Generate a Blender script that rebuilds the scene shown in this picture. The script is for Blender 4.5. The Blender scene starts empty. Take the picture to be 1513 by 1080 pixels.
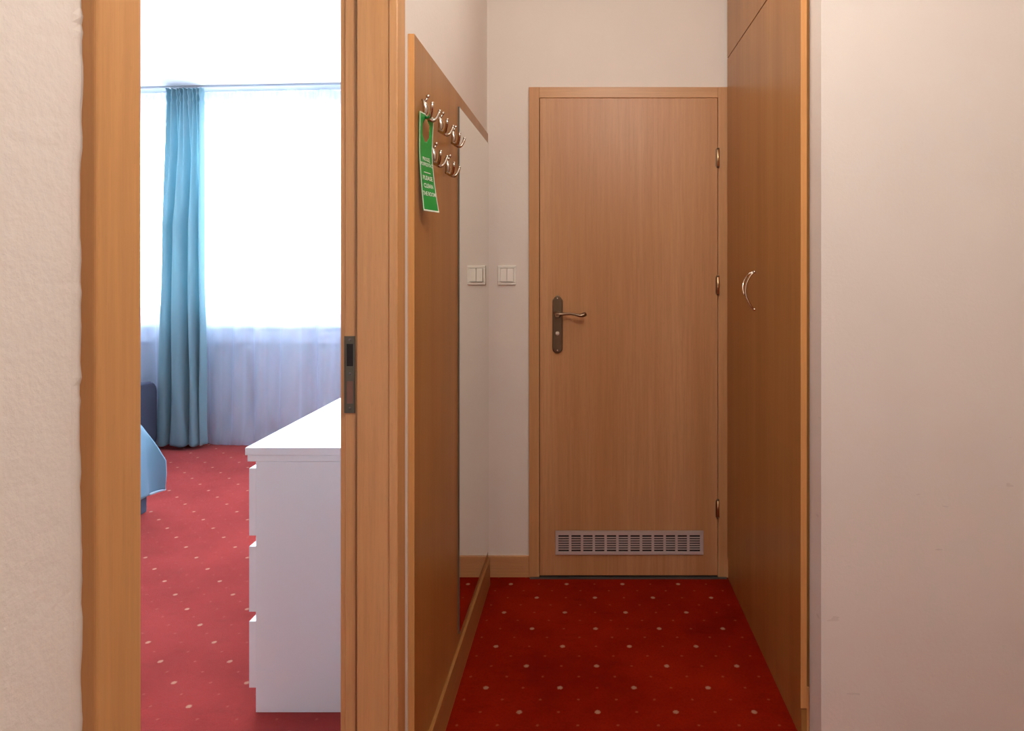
import bpy, bmesh, math, random
from mathutils import Vector, Matrix
random.seed(7)
S = bpy.context.scene
C = S.collection
PI = math.pi

# ------------------------------------------------------------------ camera
F = 1000.0                    # focal length in px of the 1513x1080 frame
H = 1.31                      # eye height
cam_d = bpy.data.cameras.new('camera'); cam = bpy.data.objects.new('camera', cam_d); C.objects.link(cam)
cam.location = (0, 0, H); cam.rotation_euler = (PI/2, 0, 0)
cam_d.sensor_fit = 'HORIZONTAL'; cam_d.sensor_width = 36.0
cam_d.lens = F/1513*36.0
cam_d.shift_x = -(867-756.5)/1513; cam_d.shift_y = -(540-396)/1513
cam_d.clip_start = 0.02
S.camera = cam

# ------------------------------------------------------------------ world, lights, exposure
w = bpy.data.worlds.new('overcast_sky'); S.world = w; w.use_nodes = True
bg = w.node_tree.nodes['Background']
bg.inputs['Color'].default_value = (0.87, 0.935, 1.0, 1); bg.inputs['Strength'].default_value = 31

def area(name, loc, rot, sx, sy, power, col, shape='RECTANGLE'):
    d = bpy.data.lights.new(name, 'AREA'); d.shape = shape; d.size = sx
    if shape in ('RECTANGLE', 'ELLIPSE'): d.size_y = sy
    d.energy = power; d.color = col
    o = bpy.data.objects.new(name, d); C.objects.link(o); o.location = loc; o.rotation_euler = rot
    return o
def globe(name, loc, power, col, radius):
    d = bpy.data.lights.new(name, 'POINT'); d.energy = power; d.color = col; d.shadow_soft_size = radius
    o = bpy.data.objects.new(name, d); C.objects.link(o); o.location = loc; return o
hall_lamp = globe('hall_ceiling_light', (0.25, 0.62, 2.42), 37, (1.0, 0.955, 0.90), 0.13)
passage_lamp = globe('passage_ceiling_light', (0.10, 1.95, 2.47), 5.5, (1.0, 0.95, 0.88), 0.13)
portal = area('window_portal', (-2.4, 5.12, 1.70), (-PI/2, 0, -math.radians(4.1)), 3.3, 1.70, 1, (1, 1, 1))
portal.data.cycles.is_portal = True

S.view_settings.view_transform = 'Standard'; S.view_settings.look = 'None'
S.view_settings.gamma = 1.0; S.view_settings.use_curve_mapping = False
S.view_settings.exposure = 0.0
S.cycles.transparent_max_bounces = 16
S.cycles.diffuse_bounces = 6
S.cycles.max_bounces = 14
S.cycles.sample_clamp_indirect = 8.0

# ------------------------------------------------------------------ materials
def lin(r, g, b):
    f = lambda c: (c/255/12.92) if c/255 <= 0.04045 else ((c/255+0.055)/1.055)**2.4
    return (f(r), f(g), f(b), 1)

class NT:
    def __init__(s, name):
        s.m = bpy.data.materials.new(name); s.m.use_nodes = True
        s.t = s.m.node_tree; s.n = s.t.nodes; s.l = s.t.links
        s.b = s.n['Principled BSDF']; s.out = s.n['Material Output']
    def node(s, ty, **kw):
        x = s.n.new(ty)
        for k, v in kw.items(): setattr(x, k, v)
        return x
    def link(s, a, b): s.l.new(a, b)
    def val(s, sock, v):
        if hasattr(v, 'is_output') or isinstance(v, bpy.types.NodeSocket): s.link(v, sock)
        else: sock.default_value = v
    def math(s, op, a, b=None, c=None):
        x = s.node('ShaderNodeMath', operation=op)
        s.val(x.inputs[0], a)
        if b is not None: s.val(x.inputs[1], b)
        if c is not None: s.val(x.inputs[2], c)
        return x.outputs[0]
    def vmath(s, op, a, b=None):
        x = s.node('ShaderNodeVectorMath', operation=op)
        s.val(x.inputs[0], a)
        if b is not None: s.val(x.inputs[1], b)
        return x
    def noise(s, vec, scale, detail=3, rough=0.55):
        x = s.node('ShaderNodeTexNoise'); s.link(vec, x.inputs['Vector'])
        x.inputs['Scale'].default_value = scale; x.inputs['Detail'].default_value = detail
        x.inputs['Roughness'].default_value = rough
        return x.outputs['Fac']
    def ramp(s, fac, stops):
        x = s.node('ShaderNodeValToRGB'); s.link(fac, x.inputs[0])
        e = x.color_ramp.elements
        while len(e) < len(stops): e.new(0.5)
        for i, (p, c) in enumerate(stops): e[i].position = p; e[i].color = c
        return x.outputs[0]
    def mix(s, fac, a, b, mode='MIX'):
        x = s.node('ShaderNodeMix', data_type='RGBA', blend_type=mode)
        s.val(x.inputs[0], fac); s.val(x.inputs[6], a); s.val(x.inputs[7], b)
        return x.outputs[2]
    def bump(s, h, strength, dist):
        x = s.node('ShaderNodeBump'); s.link(h, x.inputs['Height'])
        x.inputs['Strength'].default_value = strength; x.inputs['Distance'].default_value = dist
        s.link(x.outputs[0], s.b.inputs['Normal']); return x
    def obj(s): return s.node('ShaderNodeTexCoord').outputs['Object']
    def pos(s): return s.node('ShaderNodeNewGeometry').outputs['Position']
    def set(s, **kw):
        for k, v in kw.items(): s.b.inputs[k.replace('_', ' ')].default_value = v

def plain(name, col, rough=0.5, metal=0.0, **kw):
    t = NT(name); t.set(Base_Color=col, Roughness=rough, Metallic=metal)
    for k, v in kw.items(): t.b.inputs[k.replace('_', ' ')].default_value = v
    # a faint surface relief keeps it from looking computer-flat
    t.bump(t.noise(t.obj(), 220, 2), 0.03, 0.001)
    return t.m

def wood(name, light, dark, axis='Z', rough=0.38, band=1.0, seed=0.0):
    t = NT(name)
    sc = {'Z': (1, 1, 0.035), 'X': (0.035, 1, 1), 'Y': (1, 0.035, 1)}[axis]
    mp = t.node('ShaderNodeMapping'); t.link(t.obj(), mp.inputs['Vector'])
    mp.inputs['Scale'].default_value = sc; mp.inputs['Location'].default_value = (seed, seed*1.7, seed*0.6)
    v = mp.outputs[0]
    broad = t.noise(v, 7.5, 3, 0.6)
    fine = t.noise(v, 120, 4, 0.7)
    c = t.ramp(broad, [(0.32, dark), (0.66, light)])
    dk = tuple(x*0.72 for x in dark[:3]) + (1,)
    g = t.ramp(fine, [(0.36, (0, 0, 0, 1)), (0.62, (1, 1, 1, 1))])
    inv = t.math('SUBTRACT', 1.0, g)
    f = t.math('MULTIPLY', inv, 0.32*band)
    c2 = t.mix(f, c, dk)
    # short pore flecks of beech
    mp2 = t.node('ShaderNodeMapping'); t.link(t.obj(), mp2.inputs['Vector'])
    s2 = {'Z': (1, 1, 0.09), 'X': (0.09, 1, 1), 'Y': (1, 0.09, 1)}[axis]
    mp2.inputs['Scale'].default_value = s2
    fl = t.noise(mp2.outputs[0], 420, 1)
    flm = t.math('MULTIPLY', t.math('GREATER_THAN', fl, 0.66), 0.16)
    c3 = t.mix(flm, c2, dk)
    t.link(c3, t.b.inputs['Base Color'])
    t.set(Roughness=rough); t.b.inputs['Specular IOR Level'].default_value = 0.4
    t.bump(fine, 0.05, 0.002)
    return t.m

WL, WD = lin(203, 152, 107), lin(185, 131, 84)
M = {}
M['wood'] = wood('beech_veneer', WL, WD)
M['wood_frame'] = wood('beech_frame', lin(208, 158, 110), lin(196, 143, 94), seed=3.1)
M['wood_h'] = wood('beech_frame_crosswise', lin(206, 157, 110), lin(193, 140, 92), 'X', seed=1.3)
M['wood_jamb'] = wood('beech_jamb', lin(214, 162, 108), lin(202, 146, 90), seed=5.2)
M['wood_y'] = wood('beech_plinth', lin(178, 126, 72), lin(160, 107, 54), 'Y', seed=2.3)
M['wood_dark'] = wood('beech_laminate', lin(178, 126, 70), lin(160, 107, 52), rough=0.32, seed=7.7)
M['wood_edge'] = wood('beech_edge_band', lin(224, 168, 106), lin(214, 154, 92), seed=4.4)

def plaster(name, col, bump, scuff=False, rough=0.75, grain=95):
    t = NT(name); v = t.pos()
    a = t.noise(v, 2.2, 3); b = t.noise(v, grain, 4, 0.65)
    c2 = tuple(x*0.955 for x in col[:3]) + (1,)
    c = t.ramp(a, [(0.35, c2), (0.65, col)])
    if scuff:
        mp = t.node('ShaderNodeMapping'); t.link(v, mp.inputs['Vector']); mp.inputs['Scale'].default_value = (1, 1, 4)
        n = t.noise(mp.outputs[0], 13, 2, 0.4)
        f = t.math('MULTIPLY', t.math('MULTIPLY', t.math('GREATER_THAN', n, 0.75), t.math('LESS_THAN', t.node('ShaderNodeSeparateXYZ').outputs[2], 0.95)), 0.16)
        sep = [q for q in t.n if q.bl_idname == 'ShaderNodeSeparateXYZ'][0]; t.link(v, sep.inputs[0])
        c = t.mix(f, c, lin(150, 128, 112))
    t.link(c, t.b.inputs['Base Color']); t.set(Roughness=rough)
    t.b.inputs['Specular IOR Level'].default_value = 0.25
    t.bump(b, bump, 0.006)
    return t.m
WALL = lin(232, 223, 213)
M['plaster'] = plaster('cream_wall_paint', WALL, 0.10)
M['plaster_rough'] = plaster('rough_cream_wall_paint', WALL, 0.20, grain=60)
M['plaster_scuff'] = plaster('scuffed_cream_wall_paint', WALL, 0.10, True)
M['plaster_white'] = plaster('white_room_paint', lin(238, 238, 238), 0.06)
M['plaster_ceiling'] = plaster('white_ceiling_paint', lin(244, 244, 244), 0.05)

def carpet(name, x0, y0, red_a, red_b, sheen, dot):
    t = NT(name); pos = t.pos()
    wob = t.node('ShaderNodeTexNoise'); t.link(pos, wob.inputs['Vector']); wob.inputs['Scale'].default_value = 330
    wv = t.vmath('SUBTRACT', wob.outputs['Color'], (0.5, 0.5, 0.5)).outputs[0]
    ws = t.vmath('MULTIPLY', wv, (0.009, 0.009, 0)).outputs[0]
    p0 = t.vmath('ADD', pos, ws).outputs[0]
    p1 = t.vmath('SUBTRACT', p0, (x0, y0, 0)).outputs[0]
    def dots(sp, r, soft):
        q = t.vmath('MULTIPLY', p1, (1/sp, 1/sp, 0)).outputs[0]
        res = []
        for off in (0.5, 0.0):
            fr = t.vmath('FRACTION', t.vmath('ADD', q, (off+100, off+100, 0)).outputs[0]).outputs[0]
            ce = t.vmath('MULTIPLY', t.vmath('SUBTRACT', fr, (0.5, 0.5, 0)).outputs[0], (1, 1, 0)).outputs[0]
            res.append(t.vmath('LENGTH', ce).outputs['Value'])
        d = t.math('MULTIPLY', t.math('MINIMUM', res[0], res[1]), sp)
        mr = t.node('ShaderNodeMapRange', interpolation_type='SMOOTHSTEP')
        t.link(d, mr.inputs[0]); mr.inputs[1].default_value = r-soft; mr.inputs[2].default_value = r+soft
        mr.inputs[3].default_value = 1; mr.inputs[4].default_value = 0
        return mr.outputs[0]
    big = dots(0.231, 0.0082, 0.0022); small = dots(0.1155, 0.0042, 0.002)
    wear = t.noise(pos, 2.6, 4, 0.6); pile = t.noise(pos, 420, 2, 0.7)
    mp = t.node('ShaderNodeMapping'); t.link(pos, mp.inputs['Vector']); mp.inputs['Scale'].default_value = (1.0, 2.6, 1)
    mp.inputs['Rotation'].default_value = (0, 0, 0.35)
    brush = t.noise(mp.outputs[0], 7.0, 5, 0.7)
    c = t.ramp(wear, [(0.34, red_a), (0.66, red_b)])
    c = t.mix(t.math('MULTIPLY', t.ramp(brush, [(0.55, (0, 0, 0, 1)), (0.68, (1, 1, 1, 1))]), 0.30), c, tuple(x*0.62 for x in red_a[:3])+(1,))
    tuft = t.noise(pos, 130, 3, 0.75)
    c = t.mix(t.math('MULTIPLY', t.ramp(tuft, [(0.40, (0, 0, 0, 1)), (0.66, (1, 1, 1, 1))]), 0.30), c, tuple(x*0.45 for x in red_a[:3])+(1,))
    c = t.mix(t.math('MULTIPLY', pile, 0.30), c, tuple(x*0.6 for x in red_a[:3])+(1,))
    c = t.mix(t.math('MULTIPLY', small, dot*0.34), c, (0.70, 0.30, 0.18, 1))
    c = t.mix(t.math('MULTIPLY', big, dot), c, (0.62, 0.38, 0.24, 1))
    t.link(c, t.b.inputs['Base Color'])
    t.set(Roughness=0.95); t.b.inputs['Specular IOR Level'].default_value = 0.04
    t.b.inputs['Sheen Weight'].default_value = sheen; t.b.inputs['Sheen Roughness'].default_value = 0.45
    t.b.inputs['Sheen Tint'].default_value = (1.0, 0.62, 0.58, 1)
    t.bump(pile, 0.55, 0.006)
    return t.m
M['carpet_hall'] = carpet('red_dotted_carpet_hall_shaded', 0.032, 1.997, (0.24, 0.0075, 0.001, 1), (0.38, 0.016, 0.002, 1), 0.0, 0.50)  # same carpet as the room; dimmer hall light put into a darker red
M['carpet_room'] = carpet('red_dotted_carpet_room_lit', -1.189, 2.0228, (0.34, 0.018, 0.015, 1), (0.47, 0.037, 0.030, 1), 0.30, 0.70)  # same carpet as the hall; daylight wash put into lighter red and sheen

M['white_lacquer'] = plain('white_lacquer', lin(241, 246, 246), 0.35)
M['white_frame'] = plain('white_window_plastic', lin(240, 242, 245), 0.35)
M['switch_white'] = plain('switch_plastic', lin(240, 236, 226), 0.30)
M['bronze'] = plain('dark_bronze', lin(118, 102, 84), 0.34, 1.0)
M['nickel'] = plain('satin_nickel', lin(206, 198, 186), 0.24, 1.0)
M['chrome'] = plain('brushed_chrome', lin(226, 214, 198), 0.2, 1.0)
M['aluminium'] = plain('aluminium_grille', lin(214, 202, 198), 0.42, 0.35)
M['strike'] = plain('steel_strike_plate', lin(96, 90, 74), 0.45, 0.6)
M['dark'] = plain('dark_recess', lin(26, 20, 18), 0.8)
M['hinge'] = plain('brass_hinge', lin(214, 182, 140), 0.30, 1.0)
M['grey_fabric'] = plain('dark_grey_upholstery', lin(66, 70, 88), 0.9)
M['bed_grey'] = plain('grey_bed_base', lin(80, 92, 112), 0.85)
M['mattress'] = plain('white_mattress', lin(236, 236, 238), 0.9)
M['steel'] = plain('grey_threshold_metal', lin(110, 104, 100), 0.5, 0.6)
M['track'] = plain('grey_curtain_track', lin(176, 180, 186), 0.4, 0.3)
M['radiator'] = plain('radiator_enamel', lin(236, 236, 236), 0.35)
M['green'] = plain('green_card', lin(30, 150, 66), 0.35)
M['green_white'] = plain('white_print', lin(226, 240, 220), 0.5)
M['seal'] = plain('brown_rubber_seal', lin(150, 108, 62), 0.6)

def mirror_mat():
    t = NT('mirror_silver'); t.set(Base_Color=(0.87, 0.87, 0.82, 1), Roughness=0.008, Metallic=1.0); return t.m
M['mirror'] = mirror_mat()

def cloth(name, col, trans, tmix, weave=260):
    """woven fabric that lets light through"""
    t = NT(name)
    t.set(Base_Color=col, Roughness=0.9); t.b.inputs['Specular IOR Level'].default_value = 0.1
    t.b.inputs['Sheen Weight'].default_value = 0.2
    t.bump(t.noise(t.obj(), weave, 2), 0.15, 0.002)
    tr = t.node('ShaderNodeBsdfTranslucent'); tr.inputs['Color'].default_value = trans
    mx = t.node('ShaderNodeMixShader'); mx.inputs[0].default_value = tmix
    t.link(t.b.outputs[0], mx.inputs[1]); t.link(tr.outputs[0], mx.inputs[2]); t.link(mx.outputs[0], t.out.inputs[0])
    return t.m
M['curtain'] = cloth('light_blue_curtain_cloth', lin(148, 180, 188), lin(168, 206, 216), 0.36)
M['blanket'] = cloth('blue_bedspread_cloth', lin(112, 152, 174), lin(120, 165, 190), 0.05)
M['blanket_hem'] = cloth('pale_blue_hem', lin(190, 222, 240), lin(190, 222, 240), 0.1)

def sheer_mat():
    t = NT('white_sheer_voile')
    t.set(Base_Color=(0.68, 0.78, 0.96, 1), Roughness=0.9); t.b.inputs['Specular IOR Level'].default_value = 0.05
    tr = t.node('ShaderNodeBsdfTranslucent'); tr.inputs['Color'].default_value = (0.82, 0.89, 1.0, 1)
    tp = t.node('ShaderNodeBsdfTransparent')
    m1 = t.node('ShaderNodeMixShader'); m1.inputs[0].default_value = 0.5
    t.link(t.b.outputs[0], m1.inputs[1]); t.link(tr.outputs[0], m1.inputs[2])
    # threads cover more of the view where the cloth turns edge-on
    lw = t.node('ShaderNodeLayerWeight'); lw.inputs[0].default_value = 0.35
    cov = t.math('ADD', 0.46, t.math('MULTIPLY', lw.outputs['Facing'], 0.75))
    m2 = t.node('ShaderNodeMixShader'); t.link(cov, m2.inputs[0])
    t.link(tp.outputs[0], m2.inputs[1]); t.link(m1.outputs[0], m2.inputs[2]); t.link(m2.outputs[0], t.out.inputs[0])
    return t.m
M['sheer'] = sheer_mat()
def glass_mat():
    t = NT('window_glass')
    tp = t.node('ShaderNodeBsdfTransparent'); tp.inputs['Color'].default_value = (0.95, 0.97, 0.98, 1)
    gl = t.node('ShaderNodeBsdfGlossy'); gl.inputs['Roughness'].default_value = 0.02
    fr = t.node('ShaderNodeFresnel'); fr.inputs[0].default_value = 1.3
    m = t.node('ShaderNodeMixShader'); t.link(fr.outputs[0], m.inputs[0])
    t.link(tp.outputs[0], m.inputs[1]); t.link(gl.outputs[0], m.inputs[2]); t.link(m.outputs[0], t.out.inputs[0])
    return t.m
M['glass'] = glass_mat()

# ------------------------------------------------------------------ mesh helpers
def box(bm, x0, x1, y0, y1, z0, z1, bev=0.0, seg=2):
    b2 = bmesh.new()
    r = bmesh.ops.create_cube(b2, size=1.0)
    for v in b2.verts:
        v.co = ((x0+x1)/2 + v.co.x*(x1-x0), (y0+y1)/2 + v.co.y*(y1-y0), (z0+z1)/2 + v.co.z*(z1-z0))
    if bev > 0:
        bmesh.ops.bevel(b2, geom=b2.edges[:], offset=bev, segments=seg, profile=0.5, affect='EDGES')
    join(bm, b2)
def join(bm, b2):
    mp = {}
    for v in b2.verts: mp[v] = bm.verts.new(v.co)
    for f in b2.faces:
        try: nf = bm.faces.new([mp[v] for v in f.verts]); nf.smooth = f.smooth
        except ValueError: pass
    b2.free()
def xform(bm, M4):
    for v in bm.verts: v.co = M4 @ v.co
def tube(bm, pts, rad, n=10, caps=True, up=Vector((0, 0, 1))):
    """tube along pts; rad a number, list, or list of (r1, r2) for an oval section"""
    pts = [Vector(p) for p in pts]; rings = []
    N = len(pts)
    for i, p in enumerate(pts):
        d = (pts[min(i+1, N-1)] - pts[max(i-1, 0)]).normalized()
        a = d.cross(up)
        if a.length < 1e-4: a = d.cross(Vector((1, 0, 0)))
        a.normalize(); b = d.cross(a).normalized()
        r = rad[i] if isinstance(rad, (list, tuple)) else rad
        r1, r2 = r if isinstance(r, (list, tuple)) else (r, r)
        rings.append([bm.verts.new(p + a*r1*math.cos(2*PI*k/n) + b*r2*math.sin(2*PI*k/n)) for k in range(n)])
    for i in range(N-1):
        for k in range(n):
            f = bm.faces.new((rings[i][k], rings[i][(k+1) % n], rings[i+1][(k+1) % n], rings[i+1][k])); f.smooth = True
    if caps:
        bm.faces.new(rings[0][::-1]); bm.faces.new(rings[-1])
def lathe(bm, prof, origin, axis, n=16):
    """prof: list of (height along axis, radius)"""
    axis = Vector(axis).normalized(); o = Vector(origin)
    a = axis.orthogonal().normalized(); b = axis.cross(a)
    rings = []
    for h, r in prof:
        rings.append([bm.verts.new(o + axis*h + (a*math.cos(2*PI*k/n) + b*math.sin(2*PI*k/n))*max(r, 1e-5)) for k in range(n)])
    for i in range(len(rings)-1):
        for k in range(n):
            f = bm.faces.new((rings[i][k], rings[i][(k+1) % n], rings[i+1][(k+1) % n], rings[i+1][k])); f.smooth = True
    bm.faces.new(rings[0][::-1]); bm.faces.new(rings[-1])
def extrude_poly(bm, poly, fn, t0, t1, bev=0.0):
    """poly: list of 2-D points; fn(u, v, t) -> world; solid between t0 and t1"""
    b2 = bmesh.new()
    lo = [b2.verts.new(fn(u, v, t0)) for u, v in poly]; hi = [b2.verts.new(fn(u, v, t1)) for u, v in poly]
    n = len(poly)
    b2.faces.new(lo[::-1]); b2.faces.new(hi)
    for i in range(n): b2.faces.new((lo[i], lo[(i+1) % n], hi[(i+1) % n], hi[i]))
    bmesh.ops.recalc_face_normals(b2, faces=b2.faces)
    if bev: bmesh.ops.bevel(b2, geom=[e for e in b2.edges if e.calc_face_angle(0) > 0.6], offset=bev, segments=2, profile=0.5, affect='EDGES')
    join(bm, b2)
def rounded_rect(u0, u1, v0, v1, r, n=6):
    out = []
    for cx, cy, a0 in ((u1-r, v1-r, 0), (u0+r, v1-r, PI/2), (u0+r, v0+r, PI), (u1-r, v0+r, 1.5*PI)):
        for k in range(n+1):
            a = a0 + PI/2*k/n; out.append((cx+r*math.cos(a), cy+r*math.sin(a)))
    return out
def wloc(o):
    v = Vector((0, 0, 0))
    while o: v += o.location; o = o.parent
    return v
def obj(name, bm, mat, parent=None, **props):
    off = wloc(parent)
    bmesh.ops.recalc_face_normals(bm, faces=bm.faces)
    if parent is not None:
        for v in bm.verts: v.co -= off
    me = bpy.data.meshes.new(name); bm.to_mesh(me); bm.free(); me.materials.append(mat)
    o = bpy.data.objects.new(name, me); C.objects.link(o)
    if parent is not None: o.parent = parent
    for k, v in props.items(): o[k] = v
    return o
def obox(name, b, mat, parent=None, bev=0.0, **props):
    bm = bmesh.new(); box(bm, *b, bev); return obj(name, bm, mat, parent, **props)
def thing(name, label, cat, loc=(0, 0, 0), **props):
    o = bpy.data.objects.new(name, None); C.objects.link(o); o.location = loc
    o.empty_display_size = 0.1
    o['label'] = label
    if cat: o['category'] = cat
    for k, v in props.items(): o[k] = v
    return o
def struct(name, bm, mat, label=None):
    o = obj(name, bm, mat); o['kind'] = 'structure'
    if label: o['label'] = label
    return o
def sbox(name, bs, mat, label=None, bev=0.0):
    bm = bmesh.new()
    for b in bs: box(bm, *b, bev)
    return struct(name, bm, mat, label)
def link_copy(src, parent, delta):
    c = src.copy(); C.objects.link(c); c.parent = parent; c.location = src.location + Vector(delta); return c

# ------------------------------------------------------------------ room shell
XW = -0.424          # hall face of the partition
XB = -0.527          # bedroom face of the partition
YB = 2.879           # back wall of the hall
CEIL = 2.635
DY0, DY1 = 0.615, 1.503   # rough door opening in the partition
TOP = 2.09
AW = math.radians(4.1)
OW = Vector((-3.0, 5.0, 0)); TW = Vector((math.cos(AW), -math.sin(AW), 0)); NW = Vector((math.sin(AW), math.cos(AW), 0))
def WP(x, d, z):     # point on the window wall: x roughly world x, d metres behind the curtain track
    return OW + TW*((x+3.0)/math.cos(AW)) + NW*d + Vector((0, 0, z))
def wbox(bm, x0, x1, d0, d1, z0, z1, bev=0.0):
    b2 = bmesh.new(); box(b2, x0, x1, d0, d1, z0, z1, bev)
    for v in b2.verts: v.co = WP(v.co.x, v.co.y, v.co.z)
    join(bm, b2)

sbox('floor', [(XW-0.06, 2.1, -1.6, 3.0, -0.05, 0.0)], M['carpet_hall'], 'red carpet with small cream dots in the hall')
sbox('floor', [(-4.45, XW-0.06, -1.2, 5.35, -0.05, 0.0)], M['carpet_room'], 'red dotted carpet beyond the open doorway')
sbox('wall_left', [(XB, XW, -1.6, DY0, 0, 2.66), (XB, XW, DY1, YB, 0, 2.66), (XB, XW, DY0, DY1, TOP, 2.66)], M['plaster_rough'], 'cream plastered partition with the doorway')
sbox('wall_back', [(XB, 2.2, YB, YB+0.12, 0, 2.66)], M['plaster'], 'cream wall around the closed door at the end')
sbox('wall_right', [(0.62, 2.2, 1.79, 1.885, 0, 2.66)], M['plaster_scuff'], 'cream wall at right beside the wardrobe')
sbox('wall_east', [(2.0, 2.12, -1.6, 1.79, 0, 2.66)], M['plaster'])
sbox('wall_rear', [(XB, 2.12, -1.72, -1.6, 0, 2.66)], M['plaster'])
sbox('ceiling', [(XB, 2.12, -1.7, YB+0.1, CEIL, CEIL+0.08)], M['plaster_ceiling'])
bm = bmesh.new(); box(bm, -4.45, XB, -1.2, 5.35, CEIL, CEIL+0.08)
struct('ceiling', bm, M['plaster_ceiling'], 'white ceiling beyond the open doorway')
sbox('wall_west', [(-4.5, -4.4, -1.2, 5.4, 0, 2.66)], M['plaster_white'])
sbox('wall_south', [(-4.5, XB, -1.3, -1.2, 0, 2.66)], M['plaster_white'])
sbox('wall_partition', [(XB-0.004, XB, DY1+0.07, 5.0, 0, 2.66), (XB-0.004, XB, -1.2, DY0-0.07, 0, 2.66), (XB, XB+0.1, YB+0.12, 5.0, 0, 2.66)], M['plaster_white'])
# window wall
WX0, WX1, WZ0, WZ1 = -4.3, -0.70, 0.88, 2.57
bm = bmesh.new()
for b in ((-4.6, WX0, 0.16, 0.40, 0, 2.66), (WX1, XB+0.05, 0.16, 0.40, 0, 2.66), (WX0, WX1, 0.16, 0.40, 0, WZ0), (WX0, WX1, 0.16, 0.40, WZ1, 2.66)):
    wbox(bm, *b)
struct('wall_far', bm, M['plaster_white'], 'white window wall behind the sheer curtain')
win = thing('window_1', 'wide white window glowing behind the sheer curtain', None, WP(-2.4, 0.25, WZ0), kind='structure')
bm = bmesh.new()
for b in ((WX0, WX1, 0.22, 0.29, WZ0, WZ0+0.06), (WX0, WX1, 0.22, 0.29, WZ1-0.06, WZ1), (WX0, WX0+0.06, 0.22, 0.29, WZ0+0.06, WZ1-0.06), (WX1-0.06, WX1, 0.22, 0.29, WZ0+0.06, WZ1-0.06)):
    wbox(bm, *b, 0.006)
obj('window_frame', bm, M['white_frame'], win)
n = 3; wd = (WX1-WX0-0.12)/n
for i in range(n):
    a = WX0+0.06+i*wd; b = a+wd
    bm = bmesh.new()
    for q in ((a+0.004, b-0.004, 0.20, 0.26, WZ0+0.063, WZ0+0.13), (a+0.004, b-0.004, 0.20, 0.26, WZ1-0.13, WZ1-0.063), (a+0.004, a+0.07, 0.20, 0.26, WZ0+0.13, WZ1-0.13), (b-0.07, b-0.004, 0.20, 0.26, WZ0+0.13, WZ1-0.13)):
        wbox(bm, *q, 0.006)
    sash = obj('sash', bm, M['white_frame'], win)
    bm = bmesh.new(); wbox(bm, a+0.068, b-0.068, 0.228, 0.234, WZ0+0.128, WZ1-0.128); obj('pane', bm, M['glass'], sash)
bm = bmesh.new(); wbox(bm, WX0-0.05, WX1+0.05, 0.11, 0.22, WZ0-0.03, WZ0-0.002, 0.006); obj('window_sill', bm, M['white_frame'], win)
bm = bmesh.new(); wbox(bm, WX0-0.05, WX1+0.05, 0.12, 0.159, 0.745, WZ0-0.031, 0.004); obj('sill_apron', bm, M['white_frame'], win)

# paint that ran over the edge of the near architrave: ragged lip
wl = bpy.data.objects['wall_left']
bm = bmesh.new(); rows = []
zz = 0.0; rnd = random.Random(3)
while zz < 2.1:
    j = 0.0012*rnd.random()**2+0.0005*math.sin(zz*9)+0.0005*math.sin(zz*31)
    rows.append([bm.verts.new((XW-0.0004, 0.5500, zz)), bm.verts.new((XW+0.0001, 0.5580, zz)), bm.verts.new((XW+0.0004+j, 0.5652, zz)), bm.verts.new((XW+0.0010+j*1.5, 0.5662, zz))])
    zz += 0.006+0.008*rnd.random()
for a, b in zip(rows, rows[1:]):
    for k in range(3): bm.faces.new((a[k], a[k+1], b[k+1], b[k]))
obj('paint_edge', bm, M['plaster'], wl)

# skirtings and threshold
sbox('baseboard_back', [(XW, -0.245, YB-0.014, YB, 0, 0.089)], M['wood_h'], 'beech skirting board between the mirror corner and the closed door', 0.002)
sbox('baseboard_left', [(XW, -0.3995, 1.56, 2.80, 0, 0.113)], M['wood_y'], 'beech plinth board under the coat hook panel', 0.0015)
sbox('trim_1', [(-0.24, 0.59, YB-0.03, YB+0.0, 0.0, 0.004)], M['steel'], 'thin grey threshold strip under the closed door')

# ------------------------------------------------------------------ closed door at the end of the hall
d1 = thing('door_1', 'closed beech door with bronze handle and metal vent grille', None, (0.17, YB, 0), kind='structure')
FX0, FX1, FT = -0.2447, 0.603, 2.076
LX0, LX1, LZ1 = -0.1985, 0.5525, 2.028
obox('jamb', (FX0, LX0-0.0025, YB-0.016, YB, 0, FT), M['wood_frame'], d1, 0.0015)
obox('jamb', (LX1+0.0025, FX1, YB-0.016, YB, 0, FT), M['wood_frame'], d1, 0.0015)
obox('head_rail', (LX0-0.0025, LX1+0.0025, YB-0.0155, YB, LZ1+0.0025, FT), M['wood_h'], d1, 0.0015)
leaf = obox('door_leaf', (LX0, LX1, YB-0.020, YB-0.0005, 0.011, LZ1), M['wood'], d1, 0.002)
bm = bmesh.new(); box(bm, LX0-0.003, LX1+0.003, YB-0.004, YB, 0.0, LZ1+0.003); obj('rebate_shadow_gap', bm, M['dark'], d1)
for y0, y1 in ((222, 247), (409, 434), (737, 761)):
    z1, z0 = H+(396-y0)*YB/F, H+(396-y1)*YB/F
    bm = bmesh.new()
    x = LX1+0.001
    lathe(bm, [(0, 0.003), (0.002, 0.0062), (z1-z0-0.002, 0.0062), (z1-z0, 0.003)], (x, YB-0.023, z0), (0, 0, 1), 12)
    hg = obj('hinge', bm, M['hinge'], d1)
    for zz in (z0-0.006, z1):
        bm = bmesh.new(); lathe(bm, [(0, 0.004), (0.003, 0.0066), (0.006, 0.004)], (x, YB-0.023, zz), (0, 0, 1), 12)
        obj('hinge_cap', bm, M['bronze'], hg)
    bm = bmesh.new(); box(bm, x-0.0095, x-0.006, YB-0.024, YB-0.018, z0, z1); obj('hinge_leaf', bm, M['bronze'], hg)
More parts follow.
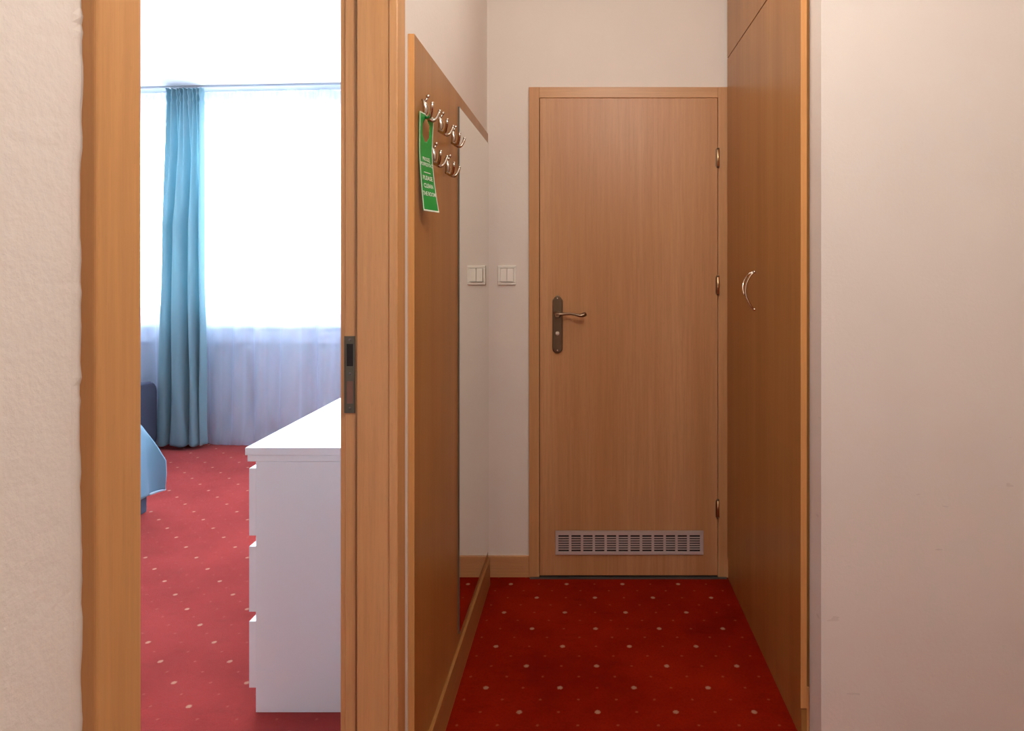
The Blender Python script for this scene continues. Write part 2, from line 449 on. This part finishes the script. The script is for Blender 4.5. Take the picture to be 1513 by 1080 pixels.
# handle on long plate
px = lambda x: (x-867)*YB/F
pz = lambda y: H+(396-y)*YB/F
poly = []
cx, hw, zt, zb = px(824.2), 0.0215, pz(436), pz(520.5)
for u, dz in ((1, .026), (.97, .019), (.84, .0155), (.74, .0135), (.62, .0085), (.40, .004), (.20, .001), (0, 0), (-.20, .001), (-.40, .004), (-.62, .0085), (-.74, .0135), (-.84, .0155), (-.97, .019), (-1, .026)):
    poly.append((cx+hw*u, zt-dz))      # ogee-shaped top
for a in range(0, 13):
    ang = PI+PI*a/12
    poly.append((cx+hw*math.cos(ang), zb+0.02+0.02*math.sin(ang)))
bm = bmesh.new(); extrude_poly(bm, poly, lambda u, v, t: Vector((u, t, v)), YB-0.030, YB-0.0195, 0.003)
hp = obj('handle_plate', bm, M['bronze'], d1)
bm = bmesh.new()
zl = pz(464)
lathe(bm, [(0, 0.015), (0.004, 0.0135), (0.008, 0.011), (0.04, 0.0095)], (cx, YB-0.03, zl), (0, -1, 0), 16)
P = [(cx-0.006, zl+0.001, 0.006), (cx+0.008, zl+0.003, 0.009), (cx+0.03, zl+0.004, 0.0085), (cx+0.055, zl+0.006, 0.007), (cx+0.075, zl+0.003, 0.0065), (cx+0.095, zl-0.002, 0.009), (cx+0.108, zl+0.000, 0.0125), (cx+0.115, zl+0.003, 0.0125)]
tube(bm, [(a, YB-0.066+0.006*math.sin(i), b) for i, (a, b, r) in enumerate(P)], [(r*0.75, r) for a, b, r in P], 12, up=Vector((0, 1, 0)))
obj('lever', bm, plain('light_bronze', lin(150, 128, 106), 0.28, 1.0), hp)  # lighter bronze tone than the handle plate
for zc in (pz(440.5), pz(516.5)):
    bm = bmesh.new(); lathe(bm, [(0, 0.0045), (0.003, 0.004), (0.0045, 0.0015)], (cx, YB-0.0295, zc), (0, -1, 0), 12)
    obj('screw_head', bm, M['nickel'], hp)
bm = bmesh.new()
lathe(bm, [(0, 0.0085), (0.003, 0.0085)], (cx, YB-0.0295, pz(491.5)), (0, -1, 0), 16)
box(bm, cx-0.008, cx+0.008, YB-0.037, YB-0.03, pz(491.5)-0.0025, pz(491.5)+0.0025, 0.001)
obj('lock_turn', bm, M['nickel'], hp)
# vent grille
gx0, gx1, gz0, gz1 = px(821), px(1038), pz(816), pz(781)
ix0, ix1, iz0, iz1 = gx0+0.0125, gx1-0.0145, gz0+0.0135, gz1-0.0185
yg0, yg1 = YB-0.026, YB-0.0195
bm = bmesh.new()
for b in ((gx0, gx1, gz0, iz0), (gx0, gx1, iz1, gz1), (gx0, ix0, iz0, iz1), (ix1, gx1, iz0, iz1)): box(bm, b[0], b[1], yg0, yg1, b[2], b[3], 0.0012)
box(bm, gx0, gx1, yg0-0.002, yg1, gz1-0.003, gz1, 0.001)
vg = obj('vent_grille', bm, M['aluminium'], d1)
bm = bmesh.new(); box(bm, ix0-0.002, ix1+0.002, YB-0.0208, YB-0.0198, iz0-0.002, iz1+0.002); obj('vent_opening', bm, M['dark'], vg)
first = None
for i in range(1, 12):
    x = ix0+(ix1-ix0)*i/12
    if first is None: first = obox('vent_bar', (x-0.0052, x+0.0052, yg0+0.0005, yg1-0.001, iz0, iz1), M['aluminium'], vg); x_first = x
    else: link_copy(first, vg, (x-x_first, 0, 0))
first = None
for i in range(1, 7):
    z = iz0+(iz1-iz0)*i/7
    if first is None: first = obox('vent_slat', (ix0, ix1, yg0+0.001, yg1-0.0012, z-0.0021, z+0.0021), M['aluminium'], vg); z_first = z
    else: link_copy(first, vg, (0, 0, z-z_first))

# ------------------------------------------------------------------ door frame of the open doorway on the left
d2 = thing('door_2', 'beech door frame of the open doorway to the bright room', None, (-0.47, 1.06, 0), kind='structure')
XA = -0.415; XAB = -0.537
NY0, NY1 = 0.5685, 0.6317        # near architrave
AY0, AY1 = 1.4853, 1.5485        # far architrave
hz = 2.05
bm = bmesh.new(); box(bm, XA-0.022, XA+0.005, 0.566, 0.6245, 0, hz+0.065, 0.0035, 4)
obj('architrave', bm, M['wood_jamb'], d2)
obox('architrave', (XA-0.0195, XA, AY0, AY1, 0, hz+0.065), M['wood_jamb'], d2, 0.0025)
obox('architrave', (XA-0.0195, XA, NY1, AY0, hz, hz+0.064), M['wood_y'], d2, 0.0025)
obox('architrave', (XAB-0.012, XAB+0.01, AY0+0.022, AY1+0.02, 0, hz+0.065), M['wood_jamb'], d2, 0.0025)
obox('architrave', (XAB-0.012, XAB+0.01, NY0-0.02, NY1-0.01, 0, hz+0.065), M['wood_jamb'], d2, 0.0025)
# jamb linings with the rebate the door closes into
obox('door_lining', (-0.5065, XA-0.02, AY0+0.005, DY1+0.006, 0, hz), M['wood_jamb'], d2, 0.002)
obox('rebate', (XAB+0.0005, -0.5065, AY0+0.017, DY1+0.006, 0, hz), M['wood_jamb'], d2, 0.0015)
obox('door_lining', (-0.5065, XA-0.022, DY0-0.006, NY1-0.005, 0, hz), M['wood_jamb'], d2, 0.002)
obox('door_lining', (XAB, XA-0.02, NY1-0.005, AY0+0.005, hz+0.005, TOP+0.004), M['wood_y'], d2, 0.002)
bm = bmesh.new()
tube(bm, [(-0.509, AY0+0.013, 0), (-0.509, AY0+0.013, hz)], 0.0032, 8)
obj('seal_strip', bm, M['seal'], d2)
# strike plate in the rebate
sy = AY0+0.017; sZ = lambda y: H+(396-y)*sy/F
zt, zb = sZ(496.5), sZ(610)
sx0, sx1 = XAB+0.0008, -0.5138
bm = bmesh.new()
wA = (sZ(508), sZ(541)); wB = (sZ(563), sZ(596))
hx0, hx1 = sx0+0.0035, sx1-0.0042
for z0, z1 in ((wA[0], zt), (wB[0], wA[1]), (zb, wB[1])): box(bm, sx0, sx1, sy-0.0022, sy+0.001, z0, z1)
for z0, z1 in ((wA[1], wA[0]), (wB[1], wB[0])):
    box(bm, sx0, hx0, sy-0.0022, sy+0.001, z0, z1); box(bm, hx1, sx1, sy-0.0022, sy+0.001, z0, z1)
box(bm, sx0-0.0015, sx0+0.001, sy-0.0022, sy+0.004, zb, zt)
sp = obj('strike_plate', bm, M['strike'], d2)
bm = bmesh.new()
for z0, z1 in ((wA[1], wA[0]),): box(bm, hx0, hx1, sy-0.0008, sy+0.0012, z0, z1)
obj('latch_hole', bm, M['dark'], sp)
bm = bmesh.new(); box(bm, hx0, hx1, sy-0.0008, sy+0.0012, wB[1], wB[0]); obj('bolt_hole', bm, plain('brown_bolt_recess', lin(120, 84, 68), 0.7), sp)
for zc in ((zt+wA[0])/2, (zb+wB[1])/2, (wA[1]+wB[0])/2):
    bm = bmesh.new(); lathe(bm, [(0, 0.0032), (0.0012, 0.0028), (0.0016, 0.001)], ((sx0+sx1)/2, sy-0.002, zc), (0, -1, 0), 10)
    obj('screw_head', bm, M['steel'], sp)

# ------------------------------------------------------------------ coat panel, mirror, hooks
PX = -0.408
cr = thing('coat_rack', 'tall beech wall panel with five double coat hooks', 'coat rack', (PX, 2.2, 0.118))
obox('board', (XW+0.0005, PX, 1.6045, 2.80, 0.1138, 1.865), M['wood_dark'], cr, 0.001)
obox('edge_band', (XW+0.0005, PX-0.0005, 1.603, 1.6045, 0.1138, 1.865), M['wood_edge'], cr)
mr = thing('wall_mirror', 'narrow frameless mirror on the coat hook panel', 'mirror', (PX+0.001, 2.47, 0.15))
bm = bmesh.new(); box(bm, PX+0.0004, -0.4038, 2.146, 2.790, 0.150, 1.822); obj('glass', bm, plain('mirror_edge', lin(92, 96, 88), 0.3), mr)
bm = bmesh.new(); box(bm, -0.4038, -0.4035, 2.1475, 2.7885, 0.1515, 1.8205); obj('silvered_face', bm, M['mirror'], mr)

def hook_meshes(y, z):
    body = bmesh.new()
    # bell-shaped oval rosette, standing upright on the panel
    tube(body, [(PX+0.001, y, z+0.020), (PX+0.006, y, z+0.016), (PX+0.009, y, z+0.008), (PX+0.011, y, z-0.002), (PX+0.010, y, z-0.012), (PX+0.007, y, z-0.019), (PX+0.003, y, z-0.023)],
         [(0.003, 0.002), (0.0055, 0.004), (0.008, 0.006), (0.0095, 0.0075), (0.0085, 0.007), (0.006, 0.005), (0.003, 0.002)], 14, up=Vector((1, 0, 0)))
    knob = bmesh.new()
    tube(knob, [(PX+0.006, y, z+0.012), (PX+0.012, y, z+0.019), (PX+0.015, y, z+0.024)], [0.0045, 0.0032, 0.003], 10)
    lathe(knob, [(-0.005, 0.001), (-0.0035, 0.0037), (0, 0.0052), (0.0035, 0.0037), (0.005, 0.001)], (PX+0.016, y, z+0.027), (0.3, 0, 1), 12)
    prongs = []
    for s in (-1, 1):
        p = bmesh.new()
        pts = []
        for k in range(11):
            a = k/10
            pts.append((PX+0.007+0.029*math.sin(a*1.15)/math.sin(1.15), y+s*0.040*a**1.1, z-0.020-0.010*math.sin(a*PI*0.8)+0.034*max(0, a-0.45)**1.6*2.0))
        tube(p, pts, [0.0050-0.0010*k/10 for k in range(11)], 10)
        lathe(p, [(-0.0035, 0.001), (-0.002, 0.0034), (0.001, 0.0042), (0.0035, 0.003), (0.0042, 0.001)], pts[-1], (0.3, s*0.4, 1), 12)
        prongs.append(p)
    return body, knob, prongs
HK = [(1.669, 1.706), (1.843, 1.704), (2.02, 1.704), (1.762, 1.606), (1.937, 1.6035)]
y0, z0 = HK[0]
b, k, pr = hook_meshes(y0, z0)
h0 = obj('hook', b, M['nickel'], cr); subs = [obj('knob', k, M['nickel'], h0)] + [obj('prong', p, M['nickel'], h0) for p in pr]
for y, z in HK[1:]:
    c = link_copy(h0, cr, (0, y-y0, z-z0))
    for s_ in subs: link_copy(s_, c, (0, 0, 0))

# green hanger card: (u across 0..1, v down 0..1) -> world, bent away from the panel towards its foot
CW = 0.082
def CARD(u, v, off=0.0):
    zc = 1.689 - 0.240*v
    bulge = 0.010*math.sin(v*PI*0.9) if v < 1.1 else 0
    xl = -0.4035 - 0.0015*math.sin(v*PI) + 0.016*max(0, v-0.35)**1.3
    xr = -0.3870 - 0.004*math.sin(v*PI) + 0.026*max(0, v-0.35)**1.3
    yl, yr = 1.632, 1.710-0.008*v
    x = xl+(xr-xl)*u; y = yl+(yr-yl)*u
    return Vector((x+off*0.95, y-off*0.30, zc))
dh = thing('door_hanger', 'green cardboard door hanger with white print hanging on the nearest coat hook', 'door hanger', tuple(CARD(0.5, 1.0)))
def card_mesh():
    bm = bmesh.new(); NU, NV = 20, 60
    hu, hv0, hv1 = 0.5, 0.075, 0.30
    def inside(u, v):
        if abs(u-0.55) < 0.055 and v < 0.11: return True           # slit up from the hole
        du = (u-0.5)/0.27; dv = (v-0.168)/0.118
        return du*du+dv*dv < 1
    V = {}
    def gv(i, j, s):
        k = (i, j, s)
        if k not in V: V[k] = bm.verts.new(CARD(i/NU, j/NV, 0.0006 if s else -0.0006))
        return V[k]
    cells = {(i, j) for i in range(NU) for j in range(NV) if not inside((i+.5)/NU, (j+.5)/NV)}
    for (i, j) in cells:
        for s in (0, 1): bm.faces.new((gv(i, j, s), gv(i+1, j, s), gv(i+1, j+1, s), gv(i, j+1, s))).smooth = True
        for (di, dj, a, b) in ((-1, 0, (0, 0), (0, 1)), (1, 0, (1, 0), (1, 1)), (0, -1, (0, 0), (1, 0)), (0, 1, (0, 1), (1, 1))):
            if (i+di, j+dj) not in cells:
                bm.faces.new((gv(i+a[0], j+a[1], 0), gv(i+b[0], j+b[1], 0), gv(i+b[0], j+b[1], 1), gv(i+a[0], j+a[1], 1)))
    return bm
obj('card', card_mesh(), M['green'], dh)
bm = bmesh.new()
def strip(u0, u1, v0, v1, n=30, off=0.0012):
    for k in range(n):
        if v1-v0 > u1-u0: q = [(u0, v0+(v1-v0)*k/n), (u1, v0+(v1-v0)*k/n), (u1, v0+(v1-v0)*(k+1)/n), (u0, v0+(v1-v0)*(k+1)/n)]
        else: q = [(u0+(u1-u0)*k/n, v0), (u0+(u1-u0)*(k+1)/n, v0), (u0+(u1-u0)*(k+1)/n, v1), (u0+(u1-u0)*k/n, v1)]
        bm.faces.new([bm.verts.new(CARD(u, v, off)) for u, v in q])
strip(0.0, 0.045, 0, 1); strip(0.955, 1.0, 0, 1); strip(0.045, 0.955, 0.985, 1.0); strip(0.045, 0.40, 0, 0.012); strip(0.68, 0.955, 0, 0.012)
obj('white_border', bm, M['green_white'], dh)
bm = bmesh.new(); strip(0.27, 0.75, 0.597, 0.606); 
LINES = [('PROSZĘ', 0.480, 0.54, 0.036), ('POSPRZĄTAĆ', 0.535, 0.88, 0.036), ('PLEASE', 0.678, 0.70, 0.044), ('CLEAN', 0.758, 0.66, 0.044), ('THE ROOM', 0.840, 0.88, 0.044)]
dg = bpy.context.evaluated_depsgraph_get()
for txt, v, width, hgt in LINES:
    cu = bpy.data.curves.new('t', 'FONT'); cu.body = txt; cu.align_x = 'CENTER'; cu.size = 1.0; cu.resolution_u = 2; cu.offset = 0.018
    to = bpy.data.objects.new('t', cu); C.objects.link(to)
    bpy.context.view_layer.update()
    me = to.evaluated_get(bpy.context.evaluated_depsgraph_get()).to_mesh()
    xs = [q.co.x for q in me.vertices]; k = width/(max(xs)-min(xs)); mid = (max(xs)+min(xs))/2
    vs = [bm.verts.new(CARD(0.5+(q.co.x-mid)*k, v-q.co.y/0.73*hgt, 0.0013)) for q in me.vertices]
    for p in me.polygons:
        try: bm.faces.new([vs[i] for i in p.vertices])
        except ValueError: pass
    to.evaluated_get(bpy.context.evaluated_depsgraph_get()).to_mesh_clear()
    bpy.data.objects.remove(to); bpy.data.curves.remove(cu)
obj('lettering', bm, M['green_white'], dh)

# ------------------------------------------------------------------ light switch
sx, sz = px(749.5), pz(406.5)
ls = thing('light_switch', 'white double rocker light switch on the wall beside the closed door', 'light switch', (sx, YB, sz))
bm = bmesh.new()
for q in ((sx-.039, sx+.039, sz+.030, sz+.041), (sx-.039, sx+.039, sz-.041, sz-.030), (sx-.039, sx-.028, sz-.030, sz+.030), (sx+.028, sx+.039, sz-.030, sz+.030)):
    box(bm, q[0], q[1], YB-0.009, YB-0.0002, q[2], q[3], 0.0015)
obj('cover_frame', bm, M['switch_white'], ls)
for s in (-1, 1):
    bm = bmesh.new(); b2 = bmesh.new(); x0, x1 = (sx-0.0275, sx-0.0006) if s < 0 else (sx+0.0006, sx+0.0275)
    box(b2, x0, x1, YB-0.013, YB-0.0005, sz-0.0285, sz+0.0285, 0.002)
    for v in b2.verts:
        if v.co.y < YB-0.009: v.co.y -= 0.0035*((sz+0.0285-v.co.z)/0.057)**1.0
    join(bm, b2); obj('rocker', bm, M['switch_white'], ls)

# ------------------------------------------------------------------ wardrobe
wx = 0.593
wr = thing('wardrobe', 'built-in beech wardrobe with bow handle along the right side', 'wardrobe', (0.85, 2.37, 0))
obox('door', (wx, wx+0.018, 1.8785, 2.856, 0.088, 2.1915), M['wood_dark'], wr, 0.0012)
obox('door', (wx, wx+0.018, 1.8785, 2.856, 2.1955, 2.615), M['wood_dark'], wr, 0.0012)
for z0, z1 in ((0.0888, 2.1908), (2.1963, 2.6142)): obox('edge_band', (wx+0.0008, wx+0.0172, 1.877, 1.8785, z0, z1), M['wood_edge'], wr)
obox('carcass', (wx+0.0215, 1.2, 1.893, 2.858, 0.086, 2.63), M['wood_dark'], wr)
obox('plinth', (wx+0.003, wx+0.019, 1.8815, 2.856, 0, 0.084), M['wood_dark'], wr, 0.001)
obox('filler_strip', (wx+0.0195, 0.6195, 1.887, 1.893, 0, 0.14), M['wood_edge'], wr)
bm = bmesh.new()
hy, zt, zb = 2.386, 1.296, 1.164
pts, rad = [], []
for k in range(17):
    a = k/16
    z = zt+(zb-zt)*a
    out = 0.029*math.sin(PI*min(1, max(0, a)))**0.8
    pts.append((wx-0.003-out, hy+0.010*math.sin(PI*a)*(1-a), z))
    rad.append(0.0030+0.0012*math.sin(PI*a))
tube(bm, pts, rad, 12, up=Vector((0, 1, 0)))
pts2 = []
for k in range(11):
    a = 0.02+0.60*k/10
    z = zt+(zb-zt)*a
    pts2.append((wx-0.004-0.033*math.sin(PI*min(1, a+0.03))**0.8, hy+0.012+0.030*math.sin(PI*a/0.62)**0.7*(1-a), z))
tube(bm, pts2, [0.0026+0.001*math.sin(PI*k/10) for k in range(11)], 12, up=Vector((0, 1, 0)))
tube(bm, [(wx-0.001, hy+0.012, zt), pts2[0], pts[1]], 0.003, 10, up=Vector((0, 1, 0)))
for z in (zt, zb): lathe(bm, [(0, 0.006), (0.003, 0.0055), (0.007, 0.004)], (wx, hy, z), (-1, 0, 0), 12)
obj('handle', bm, M['chrome'], wr)

# ------------------------------------------------------------------ chest of drawers
cx0, cx1, cy0, cy1 = -0.975, -0.534, 1.994, 3.594
ch = thing('chest_of_drawers', 'long white lacquered chest of drawers behind the doorway', 'chest of drawers', (-0.76, 2.8, 0))
obox('top', (-1.006, cx1+0.002, cy0-0.002, cy1+0.002, 0.759, 0.7806), M['white_lacquer'], ch, 0.001)
obox('top_rail', (-1.000, cx1, cy0, cy1, 0.740, 0.7588), M['white_lacquer'], ch, 0.0008)
sd = obox('side_panel', (cx0, cx1, cy0, cy0+0.02, 0.001, 0.7395), M['white_lacquer'], ch, 0.0008)
link_copy(sd, ch, (0, cy1-cy0-0.02, 0))
obox('divider', (cx0+0.002, cx1, 2.784, 2.804, 0.03, 0.7395), M['white_lacquer'], ch)
obox('back_panel', (cx1-0.006, cx1-0.001, cy0+0.02, cy1-0.02, 0.05, 0.7395), M['white_lacquer'], ch)
for (y0, y1) in ((cy0+0.004, 2.792), (2.796, cy1-0.004)):
    for z0, z1 in ((0.520, 0.719), (0.295, 0.4885), (0.071, 0.267)):
        dr = obox('drawer', (-0.997, cx0-0.0005, y0, y1, z0, z1), M['white_lacquer'], ch, 0.001)
        bm = bmesh.new()
        yy0, yy1 = max(y0+0.025, cy0+0.024), min(y1-0.025, cy1-0.024)
        box(bm, cx0, cx1-0.03, yy0, yy0+0.012, z0+0.015, z1-0.05); box(bm, cx0, cx1-0.03, yy1-0.012, yy1, z0+0.015, z1-0.05)
        box(bm, cx0, cx1-0.03, yy0, yy1, z0+0.012, z0+0.02); box(bm, cx1-0.042, cx1-0.03, yy0, yy1, z0+0.015, z1-0.05)
        obj('drawer_box', bm, M['white_lacquer'], dr)
obox('plinth', (cx0+0.01, cx0+0.026, cy0+0.02, cy1-0.02, 0, 0.06), M['white_lacquer'], ch)

# ------------------------------------------------------------------ curtains
bm = bmesh.new()
wbox(bm, -4.3, -0.6, -0.075, 0.05, 2.619, CEIL, 0.002)
o = obj('curtain_track', bm, M['track']); o['label'] = 'thin grey ceiling track above the sheer and blue curtains'; o['category'] = 'curtain track'

def catmull(kn, t):
    n = len(kn)-1; f = max(0, min(n-1e-6, t*n)); i = int(f); u = f-i
    p = [Vector(kn[max(0, min(n, i+q))]) for q in (-1, 0, 1, 2)]
    return 0.5*((2*p[1])+(-p[0]+p[2])*u+(2*p[0]-5*p[1]+4*p[2]-p[3])*u*u+(-p[0]+3*p[1]-3*p[2]+p[3])*u**3)
BOT = [(0, .02), (.045, -.035), (.10, -.045), (.135, -.03), (.152, .045), (.165, .04), (.172, -.045), (.215, -.055), (.265, -.045), (.282, -.01), (.292, .055), (.300, .05), (.308, -.03), (.335, -.045), (.352, -.02), (.358, .03), (.37, .0), (.385, -.03), (.42, -.005)]
TOPK = [(0, .0)] + [(0.277*i/18, (-.030 if i % 2 else .022)*(0.8+0.4*math.sin(i*2.3))) for i in range(1, 18)] + [(.277, .0)]
def curtain_pt(t, z):
    zz = z/2.615
    b = Vector(catmull(BOT, t)); tp = Vector(catmull(TOPK, t))
    k = max(0.0, min(1.0, (zz-0.03)/0.97))**0.58
    xb0, xt0 = -3.155, -3.048
    # width grows downwards; folds blend from the pleated head to the broad foot
    s = (xb0+b.x)*(1-k)+(xt0+tp.x)*k
    fold_k = max(0.0, min(1.0, (zz-0.62)/0.36))
    d = b.y*(1-fold_k)+tp.y*fold_k
    s += 0.006*math.sin(z*5+t*17)*(1-zz)
    if zz > 0.955:
        d += 0.010*math.sin(t*2*PI*15)*(zz-0.955)/0.045
        s += 0.004*math.sin(z*90+t*40)
    return s, -0.072+d*(0.9+0.55*(1-fold_k))
def sheet(fn, NU, NV, z0, z1, thick=None):
    bm = bmesh.new(); g = []
    for j in range(NV+1):
        row = []
        for i in range(NU+1):
            row.append(bm.verts.new(fn(i/NU, j/NV)))
        g.append(row)
    for j in range(NV):
        for i in range(NU): bm.faces.new((g[j][i], g[j][i+1], g[j+1][i+1], g[j+1][i])).smooth = True
    return bm
def cfn(u, v):
    z = 0.032+(2.614-0.032)*v
    s, d = curtain_pt(u, z); return WP(s, d, z+0.006*math.sin(u*40)*(1-v)**8)
bcur = obj('blue_curtain', sheet(cfn, 220, 120, 0, 1), M['curtain'])
md = bcur.modifiers.new('thickness', 'SOLIDIFY'); md.thickness = 0.0015
bcur['label'] = 'light blue gathered curtain hanging left of the bright sheer'; bcur['category'] = 'curtain'
def sfn(u, v):
    z = 0.006+(2.617-0.006)*v
    x = -4.25+3.6*u
    amp = 0.026+0.008*math.sin(x*3.1+0.7)
    ph = x*2*PI/0.21 + 1.5*math.sin(x*4.7) + 0.4*math.sin(x*10)
    sw = math.sin(ph+0.35*math.sin(ph)) or 1e-6
    d = 0.042+amp*sw*abs(sw)**-0.35
    d += 0.006*math.sin(x*17+z*1.2)*(1-v)
    pool = max(0, 1-z/0.16)
    d -= 0.06*pool**2*max(0, min(1, (x+2.85)/0.25))*(0.6+0.4*math.sin(x*37))
    xx = x+0.006*math.sin(z*3+x*15)
    if v > 0.97: d = 0.042+(d-0.042)*0.7+0.006*math.sin(x*2*PI/0.03)
    return WP(xx, d, z)
sc_ = obj('sheer_curtain', sheet(sfn, 620, 60, 0, 1), M['sheer'])
sc_['label'] = 'white translucent sheer curtain across the whole bright window'; sc_['category'] = 'curtain'

# radiator under the sill, seen through the sheer
rd = thing('radiator', 'white panel radiator under the window behind the sheer curtain', 'radiator', tuple(WP(-1.85, 0.12, 0.15)))
bm = bmesh.new()
rx0, rx1 = -2.49, -1.2
wbox(bm, rx0, rx1, 0.108, 0.145, 0.155, 0.69, 0.006)
for i in range(32):
    a = rx0+0.02+(rx1-rx0-0.04)*i/32; wbox(bm, a, a+0.024, 0.100, 0.109, 0.18, 0.665, 0.003)
obj('panel', bm, M['radiator'], rd)
bm = bmesh.new(); wbox(bm, rx0, rx1, 0.100, 0.155, 0.69, 0.70, 0.002); obj('top_grille', bm, M['radiator'], rd)
bm = bmesh.new()
p = WP(rx0-0.005, 0.12, 0.655)
tube(bm, [p, WP(rx0-0.04, 0.12, 0.655), WP(rx0-0.045, 0.14, 0.64), WP(rx0-0.045, 0.15, 0.2)], 0.009, 10)
lathe(bm, [(0, 0.014), (0.01, 0.019), (0.055, 0.021), (0.07, 0.016), (0.075, 0.006)], WP(rx0-0.04, 0.12, 0.66), (0, -0.3, 0.6), 16)
obj('thermostat_valve', bm, M['radiator'], rd)
for x in (rx0+0.2, rx1-0.2):
    bm = bmesh.new(); wbox(bm, x, x+0.04, 0.14, 0.159, 0.25, 0.6); obj('wall_bracket', bm, M['radiator'], rd)

# ------------------------------------------------------------------ bed and bedspread
bx1, by1 = -2.40, 3.60
bed = thing('bed', 'bed with grey base whose corner shows at the left door jamb', 'bed', (-3.3, 2.8, 0))
obox('base', (-4.36, bx1+0.042, 2.0, by1+0.035, 0.0, 0.27), M['bed_grey'], bed, 0.012)
obox('mattress', (-4.36, bx1, 2.02, by1, 0.272, 0.475), M['mattress'], bed, 0.03)
obox('headboard', (-4.395, -4.362, 1.95, by1+0.05, 0.0, 1.0), M['bed_grey'], bed, 0.012)
def interp(tab, r):
    for (a, va), (b, vb) in zip(tab, tab[1:]):
        if r <= b: return va+(vb-va)*max(0, (r-a)/(b-a))
    return tab[-1][1]
DI = [(0, 0), (.055, .022), (.16, .066), (.25, .097), (.32, .099), (.42, .094)]   # flare at the corner fold
ST = [(0, 0), (.05, .030), (.15, .046), (.42, .060)]
L = 0.405; ZT = 0.486
def blanket():
    bm = bmesh.new(); N1, N2, NS = 40, 14, 26
    us = [-4.30+(bx1+4.30)*i/N1 for i in range(N1+1)] + [bx1+L*(i+1)/NS for i in range(NS)]
    vs = [2.0-L*(NS-i)/NS for i in range(NS)] + [2.0+(by1-2.0)*i/N1 for i in range(N1+1)] + [by1+L*(i+1)/NS for i in range(NS)]
    g = []
    for v in vs:
        row = []
        for u in us:
            a = max(0, u-bx1); b = max(0, v-by1); c = max(0, 2.0-v); sgn = 1
            if c > 0: b = c; sgn = -1
            r = max(a, b)
            if r > 0:
                ang = math.atan2(b, a); diag = max(0.0, math.sin(2*ang))**1.5
                ox = interp(ST, r)*(a/r if a else 0); oy = interp(ST, r)*(b/r if b else 0)
                ox = ox*(1-diag)+interp(DI, r)*diag*1.0; oy = oy*(1-diag)+interp(DI, r)*diag
                # along the straight sides cloth hangs in shallow waves
                wv = 0.012*(r/L)*math.sin((u*13 if b > a else v*13))
                if b >= a: oy += wv*(1-diag)
                else: ox += wv*(1-diag)
                x = min(u, bx1)+ox; y = (min(v, by1)+oy) if sgn > 0 else (max(v, 2.0)-oy)
                z = ZT-r*(1.0-0.10*math.exp(-r/0.03))
                z = ZT - (r - 0.02*(1-math.exp(-r/0.02)))
            else:
                x, y, z = u, v, ZT+0.004*math.sin(u*9)*math.sin(v*7)
            row.append(bm.verts.new((x, y, z)))
        g.append(row)
    for j in range(len(vs)-1):
        for i in range(len(us)-1): bm.faces.new((g[j][i], g[j][i+1], g[j+1][i+1], g[j+1][i])).smooth = True
    return bm
bl = obj('bedspread', blanket(), M['blanket'])
md = bl.modifiers.new('thickness', 'SOLIDIFY'); md.thickness = 0.006; md.offset = 1
bm = bmesh.new()
def bpt(a, b):      # a point on the hem of the corner fold, by overhang share on each side
    r = max(a, b)*L; sx = a/max(a, b); sy2 = b/max(a, b)
    ang = math.atan2(b, a); diag = max(0.0, math.sin(2*ang))**1.5
    ox = interp(ST, r)*sx*(1-diag)+interp(DI, r)*diag; oy = interp(ST, r)*sy2*(1-diag)+interp(DI, r)*diag
    return (bx1+ox, by1+oy, ZT-(r-0.02*(1-math.exp(-r/0.02))))
tube(bm, [bpt(1, k/12) for k in range(1, 13)]+[bpt(k/12, 1) for k in range(11, 0, -1)], 0.0075, 8)
obj('piped_hem', bm, M['blanket_hem'], bl)
bl['label'] = 'light blue bedspread with its corner hanging off the bed'; bl['category'] = 'bedspread'

# ------------------------------------------------------------------ grey armchair beside the curtain
ar = thing('armchair', 'dark grey upholstered armchair half hidden beside the blue curtain', 'armchair', (-3.55, 4.55, 0))
def arm(x0, x1):
    bm = bmesh.new(); extrude_poly(bm, rounded_rect(4.17, 4.845, 0.03, 0.510, 0.085), lambda u, v, t: Vector((t, u, v)), x0, x1, 0.012)
    for f in bm.faces: f.smooth = True
    return bm
obj('armrest', arm(-3.20, -3.072), M['grey_fabric'], ar); obj('armrest', arm(-3.98, -3.88), M['grey_fabric'], ar)
obox('seat', (-3.878, -3.202, 4.20, 4.74, 0.08, 0.30), M['grey_fabric'], ar, 0.02)
obox('seat_cushion', (-3.872, -3.208, 4.21, 4.74, 0.302, 0.42), M['grey_fabric'], ar, 0.035)
obox('backrest', (-3.878, -3.202, 4.745, 4.84, 0.10, 0.84), M['grey_fabric'], ar, 0.04)
for x in (-3.93, -3.135):
    for y in (4.28, 4.74):
        bm = bmesh.new(); lathe(bm, [(0, 0.014), (0.03, 0.02)], (x, y, 0), (0, 0, 1), 12); obj('leg', bm, M['dark'], ar)
